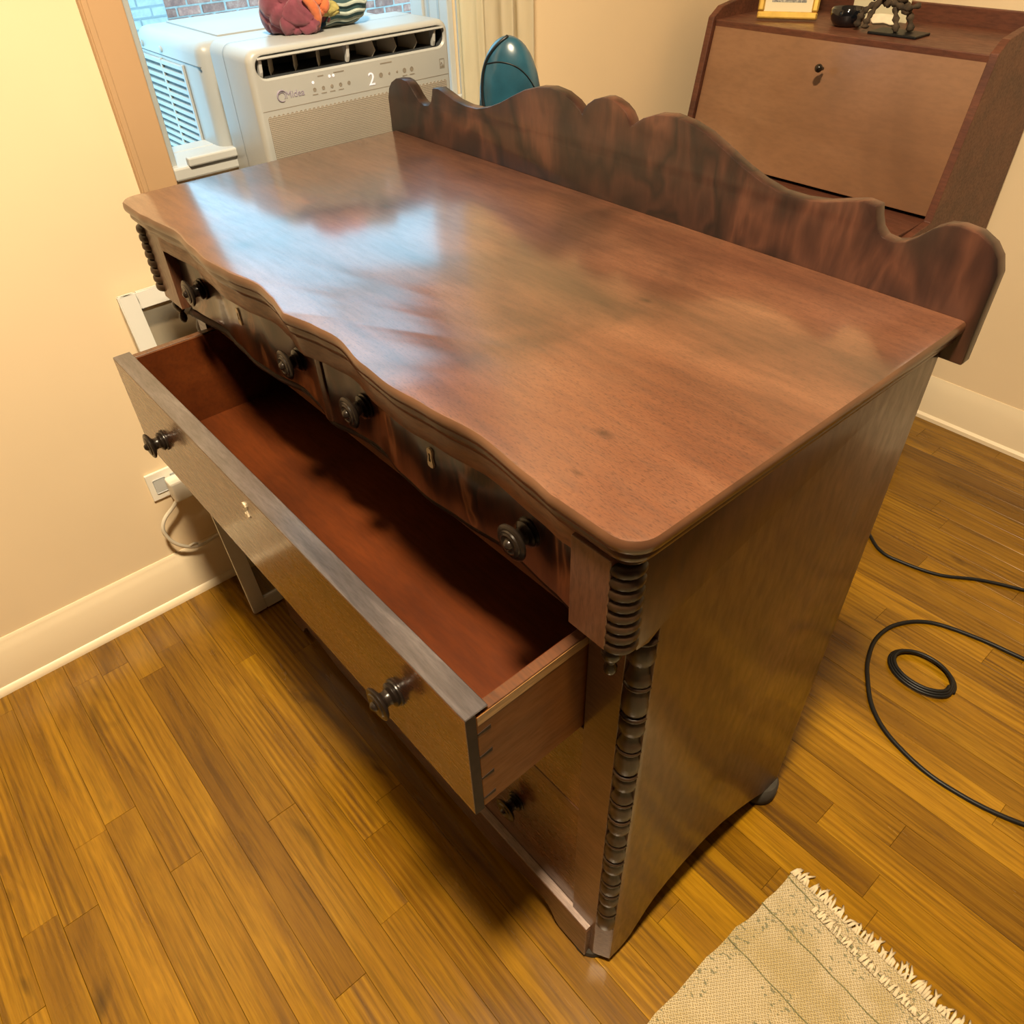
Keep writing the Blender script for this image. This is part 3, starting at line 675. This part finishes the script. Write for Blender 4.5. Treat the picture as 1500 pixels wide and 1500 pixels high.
# ------------------------------------------------------------------ knitted hat lying on the air conditioner
hz = 1.1575
hat = thing('knitted_hat', (-.17, .5, hz), 'crumpled maroon and orange knitted hat with a teal striped cuff on the air conditioner', 'hat')
def blob(c, r, seed, n=64, m=40, amp=.12, freq=3.0, fold=0):
    rnd = random.Random(seed); ph = [rnd.uniform(0, 6.28) for _ in range(10)]; rings = []
    for j in range(m+1):
        th = PI*j/m; ring = []
        for i in range(n):
            a = 2*PI*i/n; st = math.sin(th)
            k = 1 + amp*math.sin(freq*a + ph[0] + 1.3*th)*st + amp*.5*math.sin(2*freq*a + ph[1])*math.sin(2*th + ph[2])
            cr = abs(math.sin(1.5*a + 2.2*th + ph[3] + .5*math.sin(3*a + ph[4]))); k -= .16*math.exp(-(cr/.16)**2)*st
            cr = abs(math.sin(2.5*a - 1.7*th + ph[5] + .6*math.sin(2*th + ph[6]))); k -= .12*math.exp(-(cr/.20)**2)*st
            k += .03*math.sin(7*a + 5*th + ph[7])*st
            if fold: k += fold*abs(math.sin(2.5*a + ph[3] + th))*st
            q = Vector(c) + Vector((r[0]*k*st*math.cos(a), r[1]*k*st*math.sin(a), r[2]*k*math.cos(th)))
            q.z = max(q.z, hz + .0008 + .0015*math.sin(9*a)); ring.append(q)
        rings.append(ring)
    return B().loops(rings)
hx = -.155
# ribbed cuff: stripes are bands of geometry, alternate bands pale
def cuff(cx, cy, cz, L, ry, rz, n=96, m=16):
    b = B(); rings = []
    for j in range(m+1):
        t = j/m; yy = cy - L/2 + L*t; sc = (1 - .55*max(0, (t-.72)/.28)**2)
        ring = []
        for i in range(n):
            a = 2*PI*i/n; rib = 1 + (.045 if i % 6 < 2 else -.03)
            wob = .0016*math.sin(13*t + 2*a)
            q = Vector((cx + ry*sc*rib*math.cos(a), yy + .006*math.sin(a), cz + rz*sc*rib*math.sin(a) + wob)); q.z = max(q.z, hz + .0006); ring.append(q)
        rings.append(ring)
    b.loops(rings); return b
b = cuff(hx-.005, .552, hz+.034, .098, .045, .036)
cf = obj('cuff', b, 'teal', hat, smooth=30, mats=['palestripe'])
for p in cf.data.polygons:
    if len(p.vertices) == 4:
        v = sorted(q % 96 for q in p.vertices)
        if v[-1] - v[0] == 1 and v[0] % 6 in (0, 5, 1): p.material_index = 1
obj('crown', blob((hx-.005, .437, hz+.040), (.048, .044, .050), 3, amp=.14, freq=2), 'maroon', hat, smooth=True)
obj('crown_fold', blob((hx+.028, .452, hz+.024), (.026, .034, .036), 5, amp=.16, freq=3, fold=.15), 'maroon', hat, smooth=True)
obj('orange_fold', blob((hx+.022, .482, hz+.044), (.028, .026, .024), 9, amp=.16, freq=2, fold=.2), 'orange', hat, smooth=True)
obj('orange_fold', B().tube(spline([(hx+.052, .448, hz+.058), (hx+.055, .462, hz+.044), (hx+.054, .470, hz+.026), (hx+.049, .472, hz+.010)], 5), [.004, .006, .007, .008, .008, .009, .009, .009, .009, .008, .008, .008, .007, .006, .005, .004], 8), 'orange', hat, smooth=True)
obj('olive_fold', blob((hx+.036, .505, hz+.032), (.016, .018, .012), 12, amp=.15, freq=3), 'olive', hat, smooth=True)
obj('dark_band', blob((hx-.004, .507, hz+.033), (.042, .018, .035), 15, amp=.06, freq=4), 'maroon', hat, smooth=True)

# ------------------------------------------------------------------ neighbour's brick walls outside
bx = -5.7
nb_ = thing('brick_wall', (bx, 4.0, -1), 'red brick wall of the neighbouring house seen through the window', 'wall')
obj('mortar_bed', B().box((bx-.3, 2.12, -1), (bx-.006, 7.5, 1.55)), 'mortar', nb_)
bw, bh = .192, .0655
proto = None; far = B(); nbk = 0
for r in range(38):
    z = -.98 + r*.0665
    if z + bh > 1.55: break
    k = 0; y0 = 2.12 + (.096 if r % 2 else 0)
    while y0 + k*.202 < 7.3:
        yy = y0 + k*.202; k += 1
        if yy + bw > 7.5: continue
        jx = random.uniform(-.004, .003); ww = bw*random.uniform(.93, 1.0)
        if -.02 < z < .92 and yy < 6.1 and nbk < 290:
            if proto is None:
                proto = obj('brick', B().box((-.05, -.5*bw, 0), (0, .5*bw, bh-.011), .004, 1), 'brick', nb_, origin=(0, 0, 0))
                proto.location = Vector((bx+.001, yy+bw/2, z)) - W[nb_.name]
            else:
                c = place(proto, (bx + jx, yy+bw/2, z), nb_); c.scale = (1, ww/bw, 1)
            nbk += 1
        else: far.box((bx-.05, yy, z), (bx+jx, yy+ww, z+bh-.011))
obj('mortar_bed', B().box((bx-.3, 4.7, 1.551), (bx-.006, 7.5, 6.5)), 'mortar', nb_)
r = 0; z = 1.555
while z < 6.4:
    yy = 4.7 + (.096 if r % 2 else 0); r += 1
    while yy < 7.3: far.box((bx-.05, yy, z), (bx+random.uniform(-.004, .003), yy+bw*random.uniform(.93, 1), z+bh-.011)); yy += .202
    z += .0665
o = obj('brick_field', far, 'brick', nb_); o['kind'] = 'stuff'
wx = -5.35
wb = thing('painted_brick_pier', (wx, 1.6, -1), 'white painted brick pier left of the red brick wall outside', 'wall')
obj('mortar_bed', B().box((wx-.6, .7, -1), (wx-.006, 2.11, 1.9)), 'whitemortar', wb)
pr2 = None; far = B(); nbk = 0
for r in range(43):
    z = -.98 + r*.0665
    for k in range(8):
        yy = .70 + (.096 if r % 2 else 0) + k*.202
        ww = min(bw, 2.108-yy)
        if ww < .05: continue
        if -.02 < z < 1.1 and yy > 1.1:
            if pr2 is None:
                pr2 = obj('brick', B().box((-.05, -.5*bw, 0), (0, .5*bw, bh-.011), .004, 1), 'whitebrick', wb, origin=(0, 0, 0)); pr2.location = Vector((wx, yy+ww/2, z)) - W[wb.name]; pr2.scale = (1, ww/bw, 1)
            else: c = place(pr2, (wx + random.uniform(-.003, .003), yy+ww/2, z), wb); c.scale = (1, ww/bw, 1)
        else: far.box((wx-.05, yy, z), (wx, yy+ww, z+bh-.011))
o = obj('brick_field', far, 'whitebrick', wb); o['kind'] = 'stuff'

# ------------------------------------------------------------------ curtain
def curtain():
    n, m = 90, 14; rings = []
    for j in range(m+1):
        z = .06 + (2.24-.06)*j/m; row = []
        for i in range(n+1):
            t = i/n; a = 2*PI*(t*3.2) + .5*math.sin(z*1.1) + .8*math.sin(2*PI*t)
            amp = .010 + .004*math.sin(7*t + z)
            row.append((-.155 + amp*math.sin(a) + .006*math.sin(2.3*a + z),   .800 + .230*t + .010*math.sin(z*1.5)*(1-t) + .008*math.cos(a), z))
        rings.append(row)
    b = B().loops(rings, close=False, cap0=False, cap1=False)
    bmesh.ops.recalc_face_normals(b.bm, faces=b.bm.faces)
    bmesh.ops.solidify(b.bm, geom=b.bm.faces[:], thickness=.0014)
    return b
ct = thing('curtain', (-.155, .915, .06), 'sheer cream curtain hanging in folds right of the window', 'curtain')
obj('cloth', curtain(), 'curtain', ct, smooth=True)
rod = obj('curtain_rod', B().tube([(-.150, .02, 2.265), (-.150, 1.14, 2.265)], .009, 10), 'alu'); tag(rod, 'grey metal curtain rod above the window', 'rod')
obj('rod_bracket', B().box((XW, .05, 2.255), (-.145, .06, 2.27)).box((XW, 1.10, 2.255), (-.145, 1.11, 2.27)), 'alu', rod)

# ------------------------------------------------------------------ leaning window screen
ws = thing('window_screen', (-.04, .15, 0), 'white framed insect screen leaning on the wall behind the chest', 'screen')
pz = Vector((-.040, 0, 0)); up = (Vector((-.192, 0, .775)) - pz); Hs = up.length; up.normalize(); nrm = Vector((up.z, 0, -up.x))
def SP(y, h, d): return Vector((pz.x, y, 0)) + up*h + nrm*d
def sbox(y0, y1, h0, h1, d0, d1):
    v = [SP(y, h, d) for d in (d0, d1) for h in (h0, h1) for y in (y0, y1)]
    b = B().faces(v, [(0, 1, 3, 2), (4, 5, 7, 6), (0, 1, 5, 4), (2, 3, 7, 6), (0, 2, 6, 4), (1, 3, 7, 5)])
    bmesh.ops.bevel(b.bm, geom=b.bm.edges[:], offset=.002, segments=2, affect='EDGES'); return b
sy0, sy1 = -.008, .315
for q in ((sy0, sy0+.034, .0005, Hs), (sy1-.034, sy1, .0005, Hs), (sy0+.0342, sy1-.0342, .0005, .032), (sy0+.0342, sy1-.0342, Hs-.034, Hs)):
    obj('frame_rail', sbox(*q, .0, .014), 'framewhite', ws)
obj('mesh_panel', B().faces([SP(sy0+.03, .03, .006), SP(sy1-.03, .03, .006), SP(sy1-.03, Hs-.03, .006), SP(sy0+.03, Hs-.03, .006)], [(0, 1, 2, 3)]), 'mesh', ws)

# ------------------------------------------------------------------ outlet, plug and cord
ot = thing('wall_outlet', (XW, -.045, .30), 'white outlet plate on the left wall above the baseboard', 'outlet')
obj('cover_plate', B().box((XW, -.088, .300), (XW+.006, .005, .372), .002), 'platewhite', ot)
for yy in (-.062, -.022): obj('socket', B().box((XW+.006, yy-.014, .318), (XW+.0075, yy+.014, .355), .003), 'vinyl', ot)
pg = thing('power_cord', (XW, -.03, .31), 'white cord with a boxy plug looping from the wall outlet', 'cord')
obj('plug', B().box((XW+.0078, -.052, .298), (XW+.044, .0, .352), .005), 'platewhite', pg)
pts = spline([(XW+.030, -.044, .300), (XW+.034, -.060, .288), (XW+.036, -.088, .268), (XW+.036, -.100, .240), (XW+.034, -.092, .200), (XW+.031, -.068, .166), (XW+.027, -.035, .146), (XW+.022, .0, .146), (XW+.020, .05, .15), (XW+.018, .14, .16), (XW+.016, .24, .18), (XW+.016, .33, .24), (XW+.016, .38, .40), (XW+.018, .40, .60), (XW+.03, .40, .74), (XW+.05, .40, .80)], 6)
obj('cable', B().tube(pts, .0045, 8), 'cordwhite', pg, smooth=True)
obj('cable_tie', B().tube(spline([(XW+.026, -.040, .155), (XW+.034, -.050, .166), (XW+.030, -.062, .160), (XW+.024, -.050, .148)], 4), .003, 6), 'cordwhite', pg, smooth=True)

# ------------------------------------------------------------------ leather chair behind the chest
chx, chy = .055, .785
ch = thing('leather_chair', (chx, chy, 0), 'dark teal leather chair with piped rounded back beside the curtain', 'chair')
ca = math.radians(38); cu_, cv_ = Vector((math.cos(ca), math.sin(ca), 0)), Vector((-math.sin(ca), math.cos(ca), 0))
zt_ = 1.131
def chw(h):      # half width / half thickness at distance h below the top
    t = min(1, h/.14); e = (1-(1-t)**2.4)**.5; return .064*e + .20*max(0, h-.14), .042*e + .06*max(0, h-.14)
rings = []; hs = [.0004, .002, .005, .010, .018, .030, .045, .065, .09, .12, .16, .21, .27, .34, .42, .50, .56, .60]
for h in hs:
    a_, b_ = chw(h); cc = Vector((chx, chy, zt_-h)) + cv_*(.02*(h/.3))
    rings.append([cc + cu_*a_*math.cos(2*PI*k/36) + cv_*b_*math.sin(2*PI*k/36) for k in range(36)])
obj('backrest', B().loops(rings), 'leather', ch, smooth=True)
def seam(k0, k1, h0, h1, n=20, off=1.01):
    out = []
    for i in range(n+1):
        t = i/n; h = h0 + (h1-h0)*t; k = k0 + (k1-k0)*t; a_, b_ = chw(h); cc = Vector((chx, chy, zt_-h)) + cv_*(.02*(h/.3))
        out.append(cc + cu_*a_*off*math.cos(k) + cv_*b_*off*math.sin(k))
    return out
def seam(kh, off=1.012):
    out = []
    for q in spline([(k, h, 0) for k, h in kh], 8):
        a_, b_ = chw(max(.0004, q.y)); cc = Vector((chx, chy, zt_-max(.0004, q.y))) + cv_*(.02*(q.y/.3))
        out.append(cc + cu_*a_*off*math.cos(q.x) + cv_*b_*off*math.sin(q.x))
    return out
obj('piping', B().tube(seam([(4.7, .001), (4.15, .010), (3.78, .032), (3.68, .058), (3.76, .10), (3.92, .14), (4.0, .22), (4.0, .34)]), .0034, 8), 'piping', ch, smooth=True)
obj('seam', B().tube(seam([(3.70, .046), (4.5, .040), (5.2, .050), (5.7, .080), (5.95, .12), (6.05, .20), (6.05, .34)]), .0012, 6), 'piping', ch, smooth=True)
obj('seam', B().tube(seam([(3.90, .128), (4.5, .118), (4.9, .126)]), .0012, 6), 'piping', ch, smooth=True)
obj('seat', B().box((chx-.15, chy-.13, .42), (chx+.19, chy+.17, .50), .03, 3), 'leather', ch, smooth=True)
obj('column', B().lathe([(.03, .06), (.03, .25), (.02, .25), (.02, .42)], (chx, chy+.03, 0), seg=14), 'cordblack', ch, smooth=40)
for k in range(5):
    a = 2*PI*k/5 + .3; c0 = Vector((chx, chy+.03, .07)); e = c0 + Vector((.15*math.cos(a), .15*math.sin(a), -.02))
    obj('base_leg', B().tube([c0, e], [.018, .011], 8), 'cordblack', ch)
    obj('caster', B().lathe([(.015, -.01), (.02, -.008), (.02, .008), (.015, .01)], (e.x, e.y, .0205), (-math.sin(a), math.cos(a), 0), 14), 'cordblack', ch)

# ------------------------------------------------------------------ secretary desk in the corner
dx0, dx1 = -.100, .615
ytop, ztop, ybot, zbot = 1.650, 1.045, 1.585, .722
yb_ = 1.955
dk = thing('secretary_desk', ((dx0+dx1)/2, 1.75, 0), 'slant front secretary desk in light brown wood standing in the corner', 'desk')
prof_side = [(1.44, .18), (1.44, .70), (ybot-.012, .715), (ytop-.014, 1.050), (ytop+.02, 1.072), (ytop+.10, 1.083), (yb_, 1.086), (yb_, .18)]
for xa, xb in ((dx0-.018, dx0), (dx1, dx1+.018)):
    obj('side_panel', B().prism(prof_side, 'x', xa, xb, .002), 'deskdark', dk)
lid = B().prism([(ybot, zbot), (ytop-.004, ztop-.004), (ytop+.010, ztop-.012), (ybot+.016, zbot-.006)], 'x', dx0+.002, dx1-.002, .001)
ld = obj('slant_lid', lid, 'desk', dk)
kx, ky, kz = .255, 1.6125, .979
nv = Vector((0, -(ztop-zbot), (ytop-ybot))).normalized()
obj('lid_knob', B().lathe([(.004, 0), (.004, .010), (.0075, .013), (.0095, .018), (.0085, .023), (.004, .0262), (1e-4, .027)], (kx, ky, kz), nv, 16), 'ebony', ld, smooth=50)
obj('top_shelf', B().box((dx0+.001, ytop-.006, ztop-.018), (dx1-.001, yb_-.014, ztop), .002), 'deskdark', dk)
obj('gallery_back', B().box((dx0+.001, yb_-.0135, .70), (dx1-.001, yb_, 1.083), .002), 'deskdark', dk)
obj('writing_board', B().box((dx0+.001, 1.445, .690), (dx1-.001, yb_-.014, .712), .002), 'deskdark', dk)
for za, zb2 in ((.50, .682), (.31, .492)):
    q = obj('drawer', B().box((dx0+.004, 1.446, za), (dx1-.004, 1.47, zb2), .003), 'desk', dk)
    for x in (dx0+.16, dx1-.16):
        obj('drawer_knob', B().lathe([(.005, 0), (.005, .010), (.010, .014), (.012, .020), (.008, .025), (1e-4, .026)], (x, 1.446, (za+zb2)/2), (0, -1, 0), 14), 'ebony', q, smooth=50)
obj('apron', B().box((dx0+.001, 1.447, .26), (dx1-.001, 1.585, .305), .002), 'deskdark', dk)
for x in (dx0+.012, dx1-.012):
    for yy in (1.462, 1.925): obj('leg', B().lathe([(.011, 0), (.02, .20), (.022, .26)], (x, yy, 0), seg=12), 'deskdark', dk, smooth=40)

# things on the desk
def oriented(loc, rz, tilt):
    return Matrix.Translation(loc) @ Matrix.Rotation(rz, 4, 'Z') @ Matrix.Rotation(tilt, 4, 'X')
pf = thing('picture_frame', (.06, 1.735, ztop), 'small gold framed picture with a cream mat on the desk', 'picture')
mw = oriented((-.008, 1.692, ztop+.005), math.radians(28), math.radians(-12))
def fr(a, b_, bev=.0015, y0=0, y1=.014):
    t = B().box((a[0], y0, a[1]), (b_[0], y1, b_[1]), bev, 2); t.bm.transform(mw); return t
fw, fh, ft = .150, .185, .0165
for a, b_ in (((0, 0), (fw, ft)), ((0, fh-ft), (fw, fh)), ((0, ft+.0002), (ft, fh-ft-.0002)), ((fw-ft, ft+.0002), (fw, fh-ft-.0002))):
    obj('frame_rail', fr(a, b_, .004), 'gold', pf)
obj('mat_board', fr((ft-.002, ft-.002), (fw-ft+.002, fh-ft+.002), 0, .006, .010), 'mat_board', pf)
obj('picture', fr((ft+.016, ft+.020), (fw-ft-.016, fh-ft-.016), 0, .0054, .006), 'print', pf)
obj('strut', fr((.06, .004), (.09, .12), 0, .014, .017), 'deskdark', pf)
bc = Vector((.208, 1.762, ztop))
bl = thing('bowl', bc, 'glossy black bowl beside the gold picture frame', 'bowl')
prof_b = [(1e-4, .0005), (.026, .0005), (.032, .004), (.039, .014), (.042, .026), (.0415, .036), (.039, .0385), (.036, .036), (.034, .024), (.028, .012), (1e-4, .008)]
obj('bowl_body', B().lathe(prof_b, bc, seg=28), 'blackglaze', bl, smooth=45)
cd = obj('card', B().box((.15, 1.885, ztop), (.30, 1.888, ztop+.12)), 'card'); tag(cd, 'pale yellow card propped behind the black bowl', 'card')
dw = thing('driftwood', (.315, 1.735, ztop), 'gnarled brown driftwood clump right of the black bowl', 'driftwood')
rnd = random.Random(4)
wp = [[(.258, 1.722, .006), (.262, 1.726, .03), (.275, 1.735, .048), (.30, 1.745, .062), (.33, 1.75, .085)],
      [(.285, 1.715, .006), (.284, 1.718, .022), (.292, 1.73, .05), (.305, 1.74, .09), (.30, 1.745, .12)],
      [(.36, 1.72, .006), (.35, 1.725, .03), (.335, 1.735, .06), (.325, 1.74, .10)],
      [(.38, 1.75, .006), (.37, 1.745, .04), (.345, 1.745, .07), (.32, 1.75, .08), (.29, 1.755, .075), (.268, 1.757, .06)],
      [(.31, 1.735, .055), (.335, 1.728, .060), (.365, 1.728, .052), (.395, 1.735, .06)]]
for q in wp:
    pts = spline([(x, yy, ztop + z) for x, yy, z in q], 6)
    obj('branch', B().tube(pts, [.0075*(1 + .35*math.sin(i*1.7 + len(q)))*(1 - .35*i/len(pts)) for i in range(len(pts))], 9), 'bark', dw, smooth=True)
for k in range(9):
    c = (rnd.uniform(.285, .385), rnd.uniform(1.735, 1.76), ztop + rnd.uniform(.045, .11))
    r = rnd.uniform(.008, .014); t = bmesh.new(); bmesh.ops.create_icosphere(t, subdivisions=2, radius=r)
    for v in t.verts: v.co *= 1 + rnd.uniform(-.25, .25)
    obj('knot', B().add(t, Matrix.Translation(c)), 'bark', dw, smooth=True)
t = B().prism([(-.030, -.007), (-.024, -.012), (.0, -.010), (.016, -.014), (.030, -.012), (.029, .004), (.012, .009), (-.012, .010), (-.028, .008)], 'y', -.006, .006, .002)
t.bm.transform(oriented((.325, 1.722, ztop+.028), .35, -.5))
sh = obj('shard', t, 'shard', dw, label='cream flat chip caught in the driftwood')
tb = B().box((.30, 1.70, ztop), (.42, 1.77, ztop+.006), .002)
ty = obj('tray', tb, 'cordblack'); tag(ty, 'small dark tray under the driftwood on the desk', 'tray')
for o_ in list(bpy.data.objects):
    if o_.parent == dw: o_.location.z += .0015

# ------------------------------------------------------------------ black cables on the floor right of the chest
c1 = [(.70, 1.42, .0045), (.76, 1.40, .0045), (.831, 1.336, .0045), (.875, 1.305, .0045), (.922, 1.302, .0045), (1.02, 1.33, .0045), (1.12, 1.40, .0045), (1.35, 1.50, .0045), (1.65, 1.62, .0045), (2.05, 1.70, .0045), (2.6, 1.82, .0045), (3.1, 1.90, .0045)]
tag(obj('black_cable', B().tube(spline(c1, 8), .0042, 8), 'cordblack', smooth=True), 'thin black cable on the floor near the desk, partly behind the chest', 'cable')
c2 = [(3.2, 1.84, .0045), (2.5, 1.62, .0045), (1.9, 1.36, .0045), (1.55, 1.27, .0045), (1.30, 1.22, .0045), (1.18, 1.20, .0045), (1.08, 1.165, .0045), (1.03, 1.101, .0045), (1.020, 1.03, .0045), (1.037, .965, .0045), (1.063, .915, .0045), (1.116, .846, .0045), (1.189, .805, .0045), (1.30, .79, .0045), (1.45, .83, .0045), (1.70, .98, .0045), (2.1, 1.08, .0045), (2.6, 1.35, .0045), (3.2, 1.75, .0045)]
tag(obj('black_cable', B().tube(spline(c2, 8), .0048, 8), 'cordblack', smooth=True), 'thick black cable curving over the planks right of the chest', 'cable')
cc = []
for k in range(0, 52): a = 2*PI*k/17; cc.append((1.137 + (.070 - .004*(k//17))*math.cos(a), 1.01 + (.052 - .003*(k//17))*math.sin(a), .0045 + .0042*(k/17)))
tag(obj('cable_coil', B().tube(spline(cc, 3), .0042, 8), 'cordblack', smooth=True), 'small coil of black cable lying inside the cable loop', 'cable')

# ------------------------------------------------------------------ rug
rg = thing('rug', (1.75, -.1, 0), 'cream woven cotton rug with a fringed end in the foreground', 'rug')
ra = math.radians(-2.9)
def RG(u, v, z): # u along the fringed edge (+x), v away from it (towards -y); origin is the corner by the chest
    return Vector((1.196 + u*math.cos(ra) + v*math.sin(ra), .425 + u*math.sin(ra) - v*math.cos(ra), z))
n, m = 44, 60; rings = []
for i in range(n+1):
    u = 1.25*i/n; row = []
    for j in range(m+1):
        v = 1.5*j/m
        z = .0088 + .0016*math.sin(5*u + 3*v) + .0018*math.sin(9*v - 4*u)
        wob = .0022*math.sin(23*v) + .0014*math.sin(71*v) + .001*math.sin(157*v) if i == 0 else 0
        row.append(RG(u + wob, v, z if 0 < i else .0075))
    rings.append(row)
b = B().loops(rings, close=False, cap0=False, cap1=False); bmesh.ops.recalc_face_normals(b.bm, faces=b.bm.faces)
bmesh.ops.solidify(b.bm, geom=b.bm.faces[:], thickness=.0055)
obj('weave', b, 'rug', rg, smooth=60)
rnd = random.Random(11); b = B()
for rowi, (v0, ln, zz_, cnt) in enumerate(((.0, .026, .010, 300), (.024, .020, .0135, 260))):
    for k in range(cnt):
        u = 1.25*k/cnt + rnd.uniform(-.002, .002)
        if rowi == 1 and u < .06: continue
        vb = v0 + (.012*math.sin(6*u) if rowi else 0); l = ln*rnd.uniform(.45, 1.05); du = rnd.uniform(-.012, .012)
        b.tube([RG(u, vb + .004, zz_), RG(u + du*.4, vb - l*.45, zz_ + .002), RG(u + du, vb - l, max(.0035, zz_ - .006))], [.0022, .0026, .0016], 5)
o = obj('fringe', b, 'fringe', rg, smooth=True); o['kind'] = 'stuff'
def thread(f, n=60, r=.0011):
    return B().tube([RG(1.24*i/n, f(1.24*i/n) + .0010*math.sin(i*2.1), .0123 + .0016*math.sin(5*1.24*i/n + 3*f(1.24*i/n)) + .0018*math.sin(9*f(1.24*i/n) - 4*1.24*i/n) - .003) for i in range(n+1)], r, 5)
obj('weft_thread', thread(lambda u: .012 + .10*min(u, .13) + .02*u), 'thread', rg)
obj('weft_thread', thread(lambda u: .175 + .015*u), 'thread', rg)
obj('weft_thread', thread(lambda u: .085 + .03*u), 'thread', rg)
